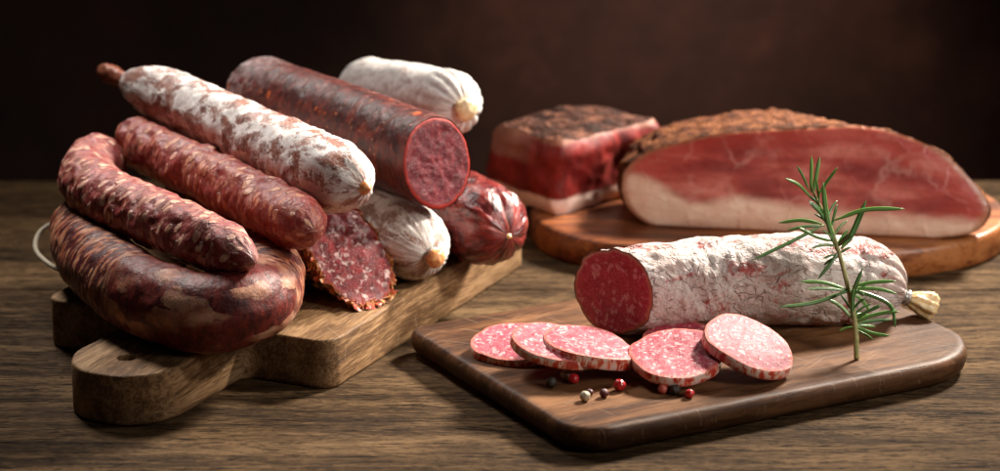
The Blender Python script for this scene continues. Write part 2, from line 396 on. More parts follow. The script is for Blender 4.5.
def needle_mat():
    t = T('rosemary_leaf'); p = t.attr()      # rest: x across -1..1, y along 0..1, z random per leaf
    x, y, z = t.sep(p); ax = t.ma('ABSOLUTE', x)
    c = t.mix(t.ss(z, .2, .8), (.040, .125, .022), (.115, .27, .050))
    c = t.mix(t.ma('MULTIPLY', t.ss(ax, .30, .05), .55), c, (.30, .42, .20))
    c = t.mix(t.ma('MULTIPLY', t.ss(y, .25, 0), .6), c, (.28, .36, .10))
    n = t.noise(t.vm(p, (2, 12, 5)), 1, 3)
    return t.bsdf(c, .34, t.bump(n, .4, .01), .1, (.2, .5, .1), .15, .5, .15, .25)
M['needle'] = needle_mat()
M['stem'] = plain('rosemary_stem', (.26, .27, .085), (.40, .36, .16), .55, 4, .05, .03)

def ham_mat():
    """face of the big ham; rest.x = x in cm, rest.y = height in cm"""
    t = T('cured_ham_face'); p = t.attr(); x, y, z = t.sep(p)
    e = t.attr('rim', True)
    n1 = t.noise(t.vm(p, (.35, .7, 1)), 1, 4, .6, .4); n2 = t.noise(p, 2.2, 5, .65)
    lean = t.ramp(t.ss(t.noise(t.vm(p, (.16, .6, 1)), 1, 3, .55), .32, .68), [(0, (.24, .028, .024)), (.5, (.44, .075, .060)), (1, (.62, .19, .145))])
    lean = t.mix(t.ma('MULTIPLY', t.ss(n2, .42, .68), .35), lean, (.27, .05, .045))
    w = t.vadd(t.vm(p, (.36, .40, 1)), t.noise(p, .42, 3, .6, col=True), 1.0)
    vn = t.ma('POWER', t.ss(t.vor(w, .95, 'DISTANCE_TO_EDGE'), .12, .0), 1.6)
    vk = t.ss(t.noise(p, .33, 2), .46, .58)
    lean = t.mix(t.ma('MULTIPLY', t.ma('MULTIPLY', vn, vk), .32), lean, (.70, .38, .31))
    # a rosy margin towards the crust
    lean = t.mix(t.ma('MULTIPLY', t.ss(e, .62, .93), .6), lean, (.50, .065, .045))
    fat = t.mix(t.ss(t.noise(p, .8, 3, .6), .35, .65), (.80, .54, .40), (.86, .64, .49))
    fat = t.mix(t.ma('MULTIPLY', t.ss(t.noise(p, 2.0, 2, .5), .70, .74), .7), fat, (.45, .20, .11))
    lim = t.attr('fat', True)
    m = t.ss(t.ma('ADD', t.ma('SUBTRACT', lim, y), t.ma('MULTIPLY', t.ma('SUBTRACT', n1, .5), .8)), -.45, .50)
    c = t.mix(m, lean, fat)
    rim = t.ss(t.ma('ADD', e, t.ma('MULTIPLY', t.ma('SUBTRACT', n2, .5), .06)), .945, .99)
    c = t.mix(t.ma('MULTIPLY', rim, .8), c, (.42, .17, .08))
    b = t.bump(t.ma('ADD', t.noise(t.vm(p, (1, 2.5, 1)), 1, 5, .65), t.ma('MULTIPLY', vn, .3)), .55, .10)
    return t.bsdf(c, t.lin(n2, .3, .7, .30, .50), b, .2, (.6, .2, .12), .3, .5, .25, .25)
M['ham_face'] = ham_mat()

def crust_mat(name, stops, pepper=.7, sc_=2.6):
    t = T(name); p = t.attr()
    q = t.vadd(p, t.noise(p, 1.4, 3, .6, col=True), .6)
    c = t.ramp(t.ss(t.noise(q, .8, 6, .72), .33, .67), stops)
    v = t.vor(p, sc_ * 1.6); k = t.sep(t.vor(p, sc_ * 1.6, out='Color'))[0]
    c = t.mix(t.ma('MULTIPLY', t.ma('MULTIPLY', t.ss(v, .42, .25), t.ss(k, .55, .6)), pepper), c, (.07, .03, .018))
    c = t.mix(t.ma('MULTIPLY', t.ma('MULTIPLY', t.ss(v, .42, .25), t.ss(k, .30, .25)), pepper), c, tuple(min(1, x * 1.35) for x in stops[-1][1]))
    h = t.ma('ADD', t.noise(p, sc_, 6, .72), t.ma('MULTIPLY', t.ss(v, .5, .1), .5))
    return t.bsdf(c, .75, t.bump(h, 1, .16), .05, spec=.12)
M['ham_crust'] = crust_mat('peppered_ham_crust', [(0, (.040, .012, .005)), (.45, (.13, .040, .014)), (1, (.27, .100, .038))], .3, 3.4)
M['speck_crust'] = crust_mat('dark_smoked_crust', [(0, (.020, .008, .005)), (.5, (.060, .022, .014)), (1, (.19, .075, .045))], .12, 1.6)

def speck_mat():
    """sides of the speck block; rest.x = distance round the block, rest.y = height above the board"""
    t = T('smoked_ham_block_sides'); p = t.attr(); x, y, z = t.sep(p)
    n = t.noise(t.vm(p, (.4, .8, 1)), 1, 4, .6, .4)
    c = t.ramp(t.ss(t.noise(t.vm(p, (.7, .35, 1)), 1, 5, .62, .5), .32, .68), [(0, (.13, .007, .005)), (.5, (.20, .011, .008)), (1, (.28, .022, .015))])
    c = t.mix(t.ma('MULTIPLY', t.ss(t.noise(t.vm(p, (2.2, .5, 1)), 1, 4, .65), .56, .7), .30), c, (.38, .08, .055))
    fat = t.mix(t.ss(t.noise(p, 1, 3), .35, .65), (.78, .54, .45), (.84, .64, .56))
    m = t.ss(t.ma('ADD', y, t.ma('MULTIPLY', t.ma('SUBTRACT', n, .5), .7)), 1.25, .95)
    c = t.mix(m, c, fat)
    lf = t.attr('leftfat', True)
    c = t.mix(t.ma('MULTIPLY', lf, t.ss(t.ma('ADD', y, n), 3.3, 3.8)), c, (.27, .10, .07))
    tp = t.ss(t.ma('ADD', y, t.ma('MULTIPLY', t.ma('SUBTRACT', n, .5), .6)), 4.6, 4.95)
    c = t.mix(tp, c, (.30, .12, .075))
    return t.bsdf(c, .55, t.bump(t.noise(p, 2, 5, .65), .6, .08), .12, (.6, .15, .1), .3, .3, .0, .3)
M['speck'] = speck_mat()

# ------------------------------------------------------------------ shape builders
def catmull(pts, n=40):
    P = [np.array(p, float) for p in pts]
    P = [2 * P[0] - P[1]] + P + [2 * P[-1] - P[-2]]
    out = []
    for i in range(1, len(P) - 2):
        a, b, c, d = P[i - 1:i + 3]
        for k in range(n):
            t = k / n
            out.append(.5 * ((2 * b) + (c - a) * t + (2 * a - 5 * b + 4 * c - d) * t * t + (3 * b - a - 3 * c + d) * t ** 3))
    out.append(P[-2]); return np.array(out)

class Path:
    def __init__(self, pts):
        c = catmull(pts) if len(pts) > 2 else np.linspace(pts[0], pts[1], 80)
        self.c = c; d = np.linalg.norm(np.diff(c, axis=0), axis=1); self.s = np.concatenate([[0], np.cumsum(d)]); self.L = self.s[-1]
    def p(self, s): return np.array([np.interp(s, self.s, self.c[:, i]) for i in range(3)])
    def pe(self, s):   # extrapolating
        if s < 0: return self.p(0) + self.t(0.01) * s
        if s > self.L: return self.p(self.L) + self.t(self.L - .01) * (s - self.L)
        return self.p(s)
    def t(self, s):
        a, b = self.p(max(0, s - .5)), self.p(min(self.L, s + .5)); v = b - a; return v / np.linalg.norm(v)

def frames(path, ss):
    T0 = path.t(ss[0]); up = np.array([0, 0, 1.]); u = up - T0 * (up @ T0); u /= np.linalg.norm(u)
    out = []
    for s in ss:
        t = path.t(min(max(s, 0), path.L)); u = u - t * (u @ t); u /= np.linalg.norm(u)
        out.append((path.pe(s), t, u, np.cross(t, u)))
    return out

def sausage_mesh(path, R, c0, c1, seg=88, step=.14, lump=.06, lsc=.5, fine=.02, fsc=2.2, seed=1, pleat=(0, 0), pleats=26, flat=.0, cut=None, taper=(1, 1), grain_twist=0., pleat_depth=.12):
    """c0/c1: ('round',len,pow) | ('neck',len,neck_r) | ('open',).  cut=(plane_point, normal) trims the c1 end.
    returns verts, faces, rest, attrs, last ring indices"""
    L = path.L
    def stations():
        a = c0[1] if c0[0] != 'open' else 0; b = c1[1] if c1[0] != 'open' else 0
        st = []
        if a: st += [a * (1 - cos(pi / 2 * k / 14)) for k in range(14)]
        n = max(4, int((L - a - b) / step)); st += [a + (L - a - b) * k / n for k in range(n + 1)]
        if b: st += [L - b * (1 - sin(pi / 2 * k / 14)) for k in range(1, 15)]
        return st
    ss = stations()
    def prof(s):
        r = R * (taper[0] + (taper[1] - taper[0]) * s / L)
        for cap, d in ((c0, s), (c1, L - s)):
            if cap[0] == 'round' and d < cap[1]:
                r *= max(0, 1 - (1 - d / cap[1]) ** cap[2]) ** (1 / cap[2])
            elif cap[0] == 'neck' and d < cap[1]:
                k = d / cap[1]; e = (1 - (1 - k) ** 2.1) ** (1 / 1.7)
                r = cap[2] + (r - cap[2]) * e
        return r
    fr = frames(path, ss); V, Rr, PL, faces = [], [], [], []
    tw = [random.random() * 6.28 for _ in range(8)]
    for s, (c, t, u, v) in zip(ss, fr):
        r0 = prof(s)
        w0 = max(0, 1 - s / pleat[0]) if pleat[0] else 0; w1 = max(0, 1 - (L - s) / pleat[1]) if pleat[1] else 0
        w = max(w0, w1) ** 1.25
        for k in range(seg):
            a = 2 * pi * k / seg
            d = u * cos(a) + v * sin(a)
            rs = np.array([R * cos(a), R * sin(a), s])
            q = rs + seed * 11.3
            rr = r0
            fade = min(1, r0 / (R * .6))
            rr += (lump * FB(q, lsc, 0, 2) + fine * FB(q, fsc, 5, 2)) * R * .5 * fade
            pl = 0
            if w > 0:
                ph = a * pleats + 2.2 * N3((cos(a) * 1.5, sin(a) * 1.5, s * .35), 1.5, seed)
                ph += 3 * N3((cos(a), sin(a), 0), .8, seed + 3)
                g = abs(sin(ph * .5)) ** .7
                amp = .5 + N3((cos(a) * 2, sin(a) * 2, seed), 1.3)
                pl = w * (1 - g) ** 1.3 * max(0, min(1, amp + .4)); rr -= pl * pleat_depth * max(r0, .25)
            pos = c + d * rr
            if flat and d[2] < -.2: pos = pos - np.array([0, 0, 1]) * d[2] * flat * 0
            V.append(pos); Rr.append(rs); PL.append(pl)
    nr = len(ss)
    V = np.array(V)
    if cut is not None:
        P0, nn = np.array(cut[0], float), np.array(cut[1], float); nn /= np.linalg.norm(nn)
        t = fr[-1][1]
        last = V[(nr - 1) * seg:]
        dl = ((P0 - last) @ nn) / (t @ nn)
        for i, s in enumerate(ss):
            w = sst(L - 7, L, s)
            if w > 0: V[i * seg:(i + 1) * seg] += t[None] * (dl * w)[:, None]
    for i in range(nr - 1):
        for k in range(seg):
            a, b = i * seg + k, i * seg + (k + 1) % seg
            faces.append((a, b, b + seg, a + seg))
    V = V.tolist()
    for cap, i, s in ((c0, 0, 0), (c1, nr - 1, L)):
        if cap[0] != 'open' and not (i and cut is not None):
            c = np.mean(V[i * seg:(i + 1) * seg], axis=0); j = len(V); V.append(list(c)); Rr.append([0, 0, s]); PL.append(0)
            for k in range(seg):
                a, b = i * seg + k, i * seg + (k + 1) % seg
                faces.append((a, b, j) if i else (b, a, j))
    ring = list(range((nr - 1) * seg, nr * seg))
    return np.array(V), faces, np.array(Rr), {'pleat': PL}, ring

def cut_disc(ring_pts, nrm, bulge=.05, rings=34, amp=.04, nsc=1.6, seed=0, inset=.985):
    P = np.array(ring_pts); c = P.mean(axis=0); n = np.array(nrm, float); n /= np.linalg.norm(n)
    ux = np.cross([0, 0, 1.], n); ux /= np.linalg.norm(ux); uy = np.cross(n, ux)
    V, Rr, rim, F = [], [], [], []
    m = len(P)
    for i in range(rings + 1):
        f = (1 - i / rings)
        for k in range(m):
            d = (P[k] - c) * f * inset
            q = np.array([d @ ux, d @ uy, 0])
            h = bulge * min(1, (1 - f) * 14) + amp * FB(q, nsc, seed, 3) * min(1, (1 - f) * 8)
            V.append(c + d + n * h - (n * .04 if i == 0 else 0)); Rr.append(q + [seed * 5, seed * 3, 0]); rim.append(f)
    for i in range(rings):
        for k in range(m):
            a, b = i * m + k, i * m + (k + 1) % m
            F.append((a, b, b + m, a + m))
    return np.array(V), F, np.array(Rr), {'rim': rim}

def round_poly(corners, radii, n=10):
    """2-D polygon with rounded corners (concave ones too), counter-clockwise"""
    out = []; m = len(corners)
    for i in range(m):
        p0, p, p1 = (np.array(corners[j % m], float) for j in (i - 1, i, i + 1)); r = radii[i]
        a = (p0 - p) / np.linalg.norm(p0 - p); b = (p1 - p) / np.linalg.norm(p1 - p)
        if r <= 0: out.append(p); continue
        half = math.acos(max(-1, min(1, a @ b))) / 2; d = r / tan(half)
        bis = (a + b) / np.linalg.norm(a + b); c = p + bis * r / sin(half)
        s, e = p + a * d - c, p + b * d - c
        a0, a1 = atan2(s[1], s[0]), atan2(e[1], e[0]); da = (a1 - a0 + pi) % (2 * pi) - pi
        for k in range(n + 1):
            an = a0 + da * k / n; out.append(c + r * np.array([cos(an), sin(an)]))
    return out

def resample(poly, step):
    P = np.array(poly + [poly[0]]); out = []
    for a, b in zip(P[:-1], P[1:]):
        d = np.linalg.norm(b - a); k = max(1, int(d / step))
        for i in range(k): out.append(a + (b - a) * i / k)
    return np.array(out)

def board(name, outline, z0, z1, prof, mat, label, cat, axes, org, holes=(), wob=.04, seed=0, parent=None):
    """outline in board axes (a,b); prof: list of (inset, z) from bottom to top; rest.x along axes[0]"""
    O = resample(outline, .6); n = len(O)
    nx = np.roll(O, -1, 0) - np.roll(O, 1, 0); nx = np.stack([nx[:, 1], -nx[:, 0]], 1); nx /= np.linalg.norm(nx, axis=1)[:, None]
    area = sum(O[i][0] * O[(i + 1) % n][1] - O[(i + 1) % n][0] * O[i][1] for i in range(n))
    if area < 0: nx = -nx
    ax, bx = np.array(axes[0]), np.array(axes[1])
    bm = bmesh.new(); rest = []
    def add(ab, z):
        v = bm.verts.new(Vector((*(ab[0] * ax + ab[1] * bx + np.array(org)), z))); rest.append((ab[0], ab[1], z)); return v
    rings = []
    for ins, z in prof:
        ring = []
        for k in range(n):
            q = O[k]
            w = wob * FB((q[0], q[1], z * .7), .45, seed, 3) + wob * .5 * N3((q[0], q[1], z), 1.8, seed)
            ring.append(add(q - nx[k] * (ins + w), z + (wob * .6 * N3((q[0], q[1], 0), .6, seed + 2) if z > z0 + .3 * (z1 - z0) and 0 < ins < .3 else 0)))
        rings.append(ring)
    for a, b in zip(rings[:-1], rings[1:]):
        for k in range(n): bm.faces.new((a[k], a[(k + 1) % n], b[(k + 1) % n], b[k]))
    hr = []
    for (hx, hy, r) in holes:
        hh = []
        for rr, z in ((r + .02, z0), (r, z0 + .1), (r, z1 - .15), (r + .05, z1 - .04), (r + .14, z1)):
            hh.append([add(np.array([hx + rr * cos(2 * pi * k / 32), hy + rr * sin(2 * pi * k / 32)]), z) for k in range(32)])
        for a, b in zip(hh[:-1], hh[1:]):
            for k in range(32): bm.faces.new((a[k], b[k], b[(k + 1) % 32], a[(k + 1) % 32]))
        hr.append(hh)
    for ring, j in ((rings[0], 0), (rings[-1], -1)):
        ed = [bm.edges.get((ring[k], ring[(k + 1) % n])) for k in range(n)]
        for hh in hr: ed += [bm.edges.get((hh[j][k], hh[j][(k + 1) % 32])) for k in range(32)]
        bmesh.ops.triangle_fill(bm, use_beauty=True, use_dissolve=False, edges=ed, normal=Vector((0, 0, 1)))
    bm.verts.index_update()
    V = [tuple(v.co) for v in bm.verts]; F = [[v.index for v in f.verts] for f in bm.faces]; bm.free()
    o = mesh_obj(name, V, F, rest, mat, None, sharp=50)
    return tag(o, label, cat)

# ------------------------------------------------------------------ the setting
def slab(name, x0, x1, y0, y1, z0, z1, mat, nx=1, ny=1):
    c = [(x, y, z) for z in (z0, z1) for y in (y0, y1) for x in (x0, x1)]
    F = [(0, 2, 3, 1), (4, 5, 7, 6), (0, 1, 5, 4), (2, 6, 7, 3), (0, 4, 6, 2), (1, 3, 7, 5)]
    return mesh_obj(name, c, F, c, mat, smooth=False)
# three long boards, grain from left to right, with thin joints
tab = bmesh.new()
V, F = [], []
ys = [-75, -43.0, 5.5, 31.5]
for a, b in zip(ys[:-1], ys[1:]):
    i = len(V); g = .045
    prof = [(a + g, -3.5), (a + g, -.14), (a + g + .05, -.04), (a + g + .16, 0), (b - g - .16, 0), (b - g - .05, -.04), (b - g, -.14), (b - g, -3.5)]
    for x in (-95, 95): V += [(x, y, z) for y, z in prof]
    m = len(prof)
    for k in range(m): F.append((i + k, i + (k + 1) % m, i + m + (k + 1) % m, i + m + k))
    F += [tuple(range(i, i + m)), tuple(range(i + m, i + 2 * m))]
rest = np.array(V) + np.array([[0, 30 * math.floor((y + 75) / 40), 0] for _, y, _ in V])
tb = mesh_obj('table', V, F, V, M['table'], smooth=False); tag(tb, kind='structure')
wl = slab('wall', -220, 220, 78, 84, -90, 150, M['wall']); tag(wl, kind='structure')

# ------------------------------------------------------------------ boards
th = radians(-25); eX = (cos(th), sin(th)); gX = (-sin(th), cos(th))
# thick board: coordinates (g along the grain, e across) -> rest.x along the grain
out = round_poly([(-16.6, -3.0), (10.9, -3.0), (10.9, -22.6), (-16.6, -22.6), (-16.6, -15.5), (-26.75, -15.5), (-26.75, -8.75), (-16.6, -8.75)],
                 [1.2, 1.5, 1.5, 1.1, .9, 3.3, 3.3, .9], 12)
board('thick_cutting_board', out, 0, 3.0, [(.5, 0), (.12, 0.02), (.03, .12), (0, .3), (0, 1.5), (0, 2.84), (.03, 2.93), (.09, 2.985), (.18, 3.0), (.3, 3.0)], M['oak'],
      'thick wooden board with a round holed handle under the pile of sausages', 'cutting board', (gX, eX), (0, 0), holes=[(-23.7, -12.3, .50)], wob=.05, seed=3)

tr = radians(28.7); uX = (cos(tr), sin(tr)); vX = (-sin(tr), cos(tr))
out = round_poly([(-8.3, -24.0), (20.35, -24.0), (20.35, -3.2), (-8.3, -3.2)], [2.7, 5.0, 2.2, 1.3], 14)
board('thin_cutting_board', out, 0, 1.65, [(1.1, 0), (.7, .03), (.38, .2), (.12, .5), (0, .9), (.02, 1.25), (.10, 1.46), (.24, 1.59), (.42, 1.64), (.6, 1.65), (.75, 1.65)], M['walnut'],
      'thin dark brown board with rounded corners carrying the salami slices', 'cutting board', (uX, vX), (0, 0), wob=.05, seed=8)

hc = at(768, 208, 2.0)
out = []
for k in range(96):
    a = 2 * pi * k / 96; c, s = cos(a), sin(a); pw = 2 / 2.25
    out.append(np.array([16.2 * abs(c) ** pw * (1 if c > 0 else -1), 10.6 * abs(s) ** pw * (1 if s > 0 else -1)]))
board('oval_cutting_board', out, 0, 2.0, [(.6, 0), (.15, .05), (0, .3), (0, 1.6), (.08, 1.85), (.22, 1.97), (.4, 2.0), (.55, 2.0)], M['acacia'],
      'reddish oval wooden board under the two pieces of ham', 'cutting board', ((1, 0), (0, 1)), (hc[0], hc[1]), wob=.03, seed=5)

# ------------------------------------------------------------------ sausages
def build_sausage(name, pts, R, c0, c1, mat, label, group=None, cut=None, cutmat=None, cat='sausage', cutkw=None, single=True, **kw):
    p = Path([np.array(q, float) for q in pts])
    V, F, Rr, A, ring = sausage_mesh(p, R, c0, c1, cut=cut, **kw)
    if single and cut is None:
        o = mesh_obj(name, V, F, Rr, mat, None, A); tag(o, label, cat, group); return o, p
    b = np.array([V[:, 0].mean(), V[:, 1].mean(), V[:, 2].min()])
    r = root(name, b, label, cat, group)
    mesh_obj('casing', V, F, Rr, mat, r, A)
    if cut is not None:
        n = np.array(cut[1], float); n /= np.linalg.norm(n)
        dv, df, dr, da = cut_disc(V[ring], n, **(cutkw or {}))
        mesh_obj('cut_face', dv, df, dr, cutmat, r, da)
    return r, p

def blob(name, pts, radii, mat, parent, seg=28, seed=0, lump=.15, pl=0, npl=9, sc_=1.6, sub=10):
    """a small lathed, lumpy body along pts (knots, tails, clips)"""
    p = Path([np.array(q, float) for q in pts]); n = max(12, sub * len(radii)); V, F, Rr = [], [], []
    ss = [p.L * k / n for k in range(n + 1)]; kx = np.linspace(0, p.L, len(radii))
    for s, (c, t, u, v) in zip(ss, frames(p, ss)):
        r = np.interp(s, kx, radii)
        for k in range(seg):
            a = 2 * pi * k / seg
            q = np.array([cos(a), sin(a), s])
            rr = r * (1 + lump * FB(q, sc_, seed, 3) + pl * sin(a * npl + 2 * N3(q, 1, seed)))
            V.append(c + (u * cos(a) + v * sin(a)) * rr); Rr.append([r * cos(a), r * sin(a), s + seed])
    for i in range(n):
        for k in range(seg):
            a, b = i * seg + k, i * seg + (k + 1) % seg; F.append((a, b, b + seg, a + seg))
    for i in (0, n):
        j = len(V); V.append(np.mean(V[i * seg:(i + 1) * seg], axis=0)); Rr.append([0, 0, ss[i] + seed])
        for k in range(seg): F.append((i * seg + k, i * seg + (k + 1) % seg, j))
    return mesh_obj(name, np.array(V), F, np.array(Rr), mat, parent)

PILE = 'sausages piled on the thick board'
# bent dark sausage at the bottom left
u, p = build_sausage('sausage', [at(84, 222, 5.4), at(92, 252, 5.4), at(122, 283, 5.4), at(178, 308, 5.4), at(226, 311, 5.4), at(259, 298, 5.4), at(264, 274, 5.3), at(238, 256, 5.2), at(196, 242, 5.2)],
    2.28, ('round', 2.4, 1.9), ('round', 2.2, 2), M['dark_marbled'], 'dark marbled sausage bent into a U, lowest at the front of the pile', PILE,
    single=False, seg=110, lump=.14, lsc=.5, fine=.03, seed=2)
# its tying string makes a loose loop at the back end
lp = [at(78, 226, 5.0), at(58, 222, 4.6), at(40, 232, 4.2), at(36, 250, 3.8), at(52, 266, 3.7), at(72, 272, 3.9), at(86, 262, 4.6)]
blob('string_loop', lp, [.15] * 7, M['string'], u, 10, 0, .1, sub=14)

build_sausage('sausage', [at(112, 156, 8.8), at(97, 163, 8.8), at(87, 180, 8.75), at(112, 199, 8.75), at(150, 216, 8.75), at(200, 238, 8.75), at(255, 262, 8.4)], 1.72, ('round', 1.4, 1.9), ('round', 3.6, 1.65),
    M['marbled'], 'pink marbled sausage with a hooked far end, lying across the bent dark sausage', PILE, lump=.20, lsc=.8, fine=.10, fsc=1.7, seed=3, taper=(1.05, .95))
build_sausage('sausage', [at(128, 136, 9.3), at(160, 154, 9.3), at(200, 172, 9.3), at(250, 197, 9.2), at(316, 231, 9.0)], 1.66, ('round', 1.8, 2), ('round', 2.6, 1.8),
    M['marbled_b'], 'straight pink marbled sausage just below the white dusted brown one', PILE, lump=.22, lsc=.8, fine=.10, fsc=1.7, seed=6, taper=(.95, 1.04))

# white-dusted brown sausage on top
w6, p6 = build_sausage('sausage', [at(127, 82, 12.1), at(152, 90, 12.0), at(210, 117, 11.6), at(270, 146, 11.3), at(325, 172, 11.1), at(366, 188, 10.9)], 2.12, ('neck', 5.0, .55), ('round', 3.0, 1.8),
    M['mould_brown'], 'brown sausage dusted with patchy white mould, topmost on the left of the pile', PILE, single=False, lump=.12, lsc=.7, fine=.05, seed=9, taper=(.80, 1.08), pleat=(4.0, 1.2), pleats=13)
blob('casing_tip', [p6.pe(p6.L - .45), p6.pe(p6.L + .15), p6.pe(p6.L + .38)], [.62, .5, .34, .06], M['tip_orange'], w6, seed=2)
blob('casing_knot', [p6.p(.3), at(119, 78, 12.15), at(108, 73, 12.2), at(99, 69, 12.2)], [.6, .52, .52, .60, .62, .52, .08], M['tip_red'], w6, seed=4)
blob('casing_tail', [p6.p(.5) + [0, -.4, -.5], p6.p(.7) + [.2, -.5, -1.1], p6.p(1.1) + [.5, -.6, -1.9]], [.25, .4, .34, .22, .05], M['mould_white'], w6, seed=6, lump=.3)

# thick dark cut sausage
fc = at(437, 163, 10.6); ax = at(262, 98, 10.6) - fc; ax /= np.linalg.norm(ax)
build_sausage('sausage', [fc - ax * 22.5, fc - ax * 22.5 - ax * 0 + ax * 11, fc] if False else [fc + ax * 21.8, fc + ax * 10.5 + [0, 0, .12], fc], 2.72, ('round', 1.8, 2.3), ('open',), M['chorizo'],
    'thick dark red sausage cut across, its round cut end facing the camera', PILE, cut=(fc, (.66, -.68, .22)), cutmat=M['chorizo_cut'], cutkw=dict(amp=.07, nsc=1.3, seed=2, bulge=.04), lump=.06, lsc=.4, fine=.03, seed=12, pleat=(1.5, 0), pleats=16)

# herb-crusted salami with the slanted cut
hcn = (.42, -.52, .74)
fc9 = at(347, 251, 5.75)
a9 = at(190, 183, 5.85)
h9, p9 = build_sausage('salami', [a9, (a9 + fc9) / 2, fc9], 2.72, ('round', 2, 2), ('open',), M['herbs'], 'herb crusted salami with slanted coarse red cut face at the thick board front', PILE,
    cut=(fc9, hcn), cutmat=M['herb_cut'], cat='salami', cutkw=dict(amp=.26, nsc=1.7, seed=4, bulge=.05, inset=.97), lump=.10, lsc=.8, fine=.16, fsc=2.5, seed=14)
# loose flakes of spice along the rim of the cut and on the crust
rs = random.Random(5); V, F, Rr = [], [], []
n9 = np.array(hcn); n9 = n9 / np.linalg.norm(n9); u9 = np.cross([0, 0, 1], n9); u9 /= np.linalg.norm(u9); v9 = np.cross(n9, u9)
tt = p9.t(p9.L)
def flake(c, nrm, size):
    nrm = nrm / np.linalg.norm(nrm); a = np.cross(nrm, [rs.uniform(-1, 1) for _ in range(3)]); a /= np.linalg.norm(a); b = np.cross(nrm, a)
    i = len(V); m = 7; ph = rs.random() * 9
    for s_, h in ((1, 0), (.8, .07)):
        for k in range(m):
            an = 2 * pi * k / m; r = size * (1 + .45 * rs.uniform(-1, 1)) * s_
            V.append(c + a * r * cos(an) * 1.4 + b * r * sin(an) * .8 + nrm * (h + .1 * sin(an + ph) * size)); Rr.append(np.array([c[0] * 3 + ph, c[1], c[2]]) + V[-1] * .3)
    for k in range(m): F.append((i + k, i + (k + 1) % m, i + m + (k + 1) % m, i + m + k))
    F.append(tuple(range(i + m, i + 2 * m))); F.append(tuple(range(i + m - 1, i - 1, -1)))
cas = [c for c in h9.children if c.name.startswith('casing')][0]
cv = np.array([v.co for v in cas.data.vertices]) / CM + np.array(h9.location) / CM
cn = np.array([v.normal for v in cas.data.vertices]); cen = cv.mean(axis=0)
for _ in range(520):
    # mostly near the cut end
    i = rs.randrange(len(cv)) if rs.random() < .55 else rs.randrange(int(len(cv) * .86), len(cv) - 2)
    d = cn[i] + np.array([rs.uniform(-.6, .6) for _ in range(3)])
    if np.linalg.norm(cn[i]) < .5: continue
    flake(cv[i] + cn[i] * rs.uniform(-.03, .08), d, rs.uniform(.07, .22))
for _ in range(150):
    i = len(cv) - 2 - rs.randrange(88 * 3)
    if np.linalg.norm(cn[i]) < .5: continue
    flake(cv[i] + cn[i] * rs.uniform(-.02, .12) + tt * rs.uniform(-.15, .12), cn[i] + tt * rs.uniform(-.8, .8) + np.array([rs.uniform(-.4, .4) for _ in range(3)]), rs.uniform(.12, .30))
fl = mesh_obj('herb_flakes', np.array(V), F, np.array(Rr), M['flake'], h9, smooth=False); fl['kind'] = 'stuff'

# white salami with the tied end beside it
w10, p10 = build_sausage('salami', [at(262, 166, 5.45), at(330, 198, 5.45), at(385, 227, 5.4), at(412, 243, 5.35), at(432, 256, 5.2)], 2.35, ('round', 2.2, 2), ('neck', 2.9, .42), M['mould_white_b'],
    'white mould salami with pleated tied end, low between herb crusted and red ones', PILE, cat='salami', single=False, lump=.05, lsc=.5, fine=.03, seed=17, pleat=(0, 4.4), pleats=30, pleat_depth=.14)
t = p10.t(p10.L)
blob('metal_clip', [p10.pe(p10.L - .05), p10.pe(p10.L + .22)], [.30, .55, .58, .55, .30], M['clip'], w10, lump=.03)
blob('casing_tail', [p10.pe(p10.L + .15), p10.pe(p10.L + .6), p10.pe(p10.L + .95)], [.38, .55, .60, .56, .42, .05], M['tip_orange'], w10, seed=7, lump=.12)

# wet red salami with a puckered end
fr_, dr_ = at(500, 233, 5.6), None
r11, p11 = build_sausage('salami', [at(372, 172, 5.65), at(440, 203, 5.65), at(480, 221, 5.62), at(509, 236, 5.5)], 2.62, ('round', 2.2, 2), ('neck', 2.7, .16), M['red_skin'],
    'wet red salami with a puckered end, at the right edge of the thick board', PILE, cat='salami', single=False, lump=.10, lsc=.6, fine=.06, seed=21, pleat=(0, 3.2), pleats=11, pleat_depth=.22)
blob('casing_knot', [p11.pe(p11.L - .25), p11.pe(p11.L + .05), p11.pe(p11.L + .16)], [.16, .22, .18, .03], M['tail_yellow'], r11, lump=.3)

# white salami at the back
w8, p8 = build_sausage('salami', [aty(352, 88, 20), aty(390, 94, 16), aty(430, 100, 12), aty(450, 104, 10), aty(464, 109, 8.4)], 2.2, ('round', 2.4, 2), ('neck', 2.2, .55), M['mould_white'],
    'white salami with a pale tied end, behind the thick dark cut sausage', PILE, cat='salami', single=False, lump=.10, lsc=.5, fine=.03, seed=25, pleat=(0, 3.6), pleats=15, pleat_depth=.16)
blob('casing_tail', [p8.pe(p8.L - .1), p8.pe(p8.L + .35), p8.pe(p8.L + .75)], [.45, .72, .78, .74, .55, .08], M['tail_yellow'], w8, seed=9, lump=.10, pl=.05)

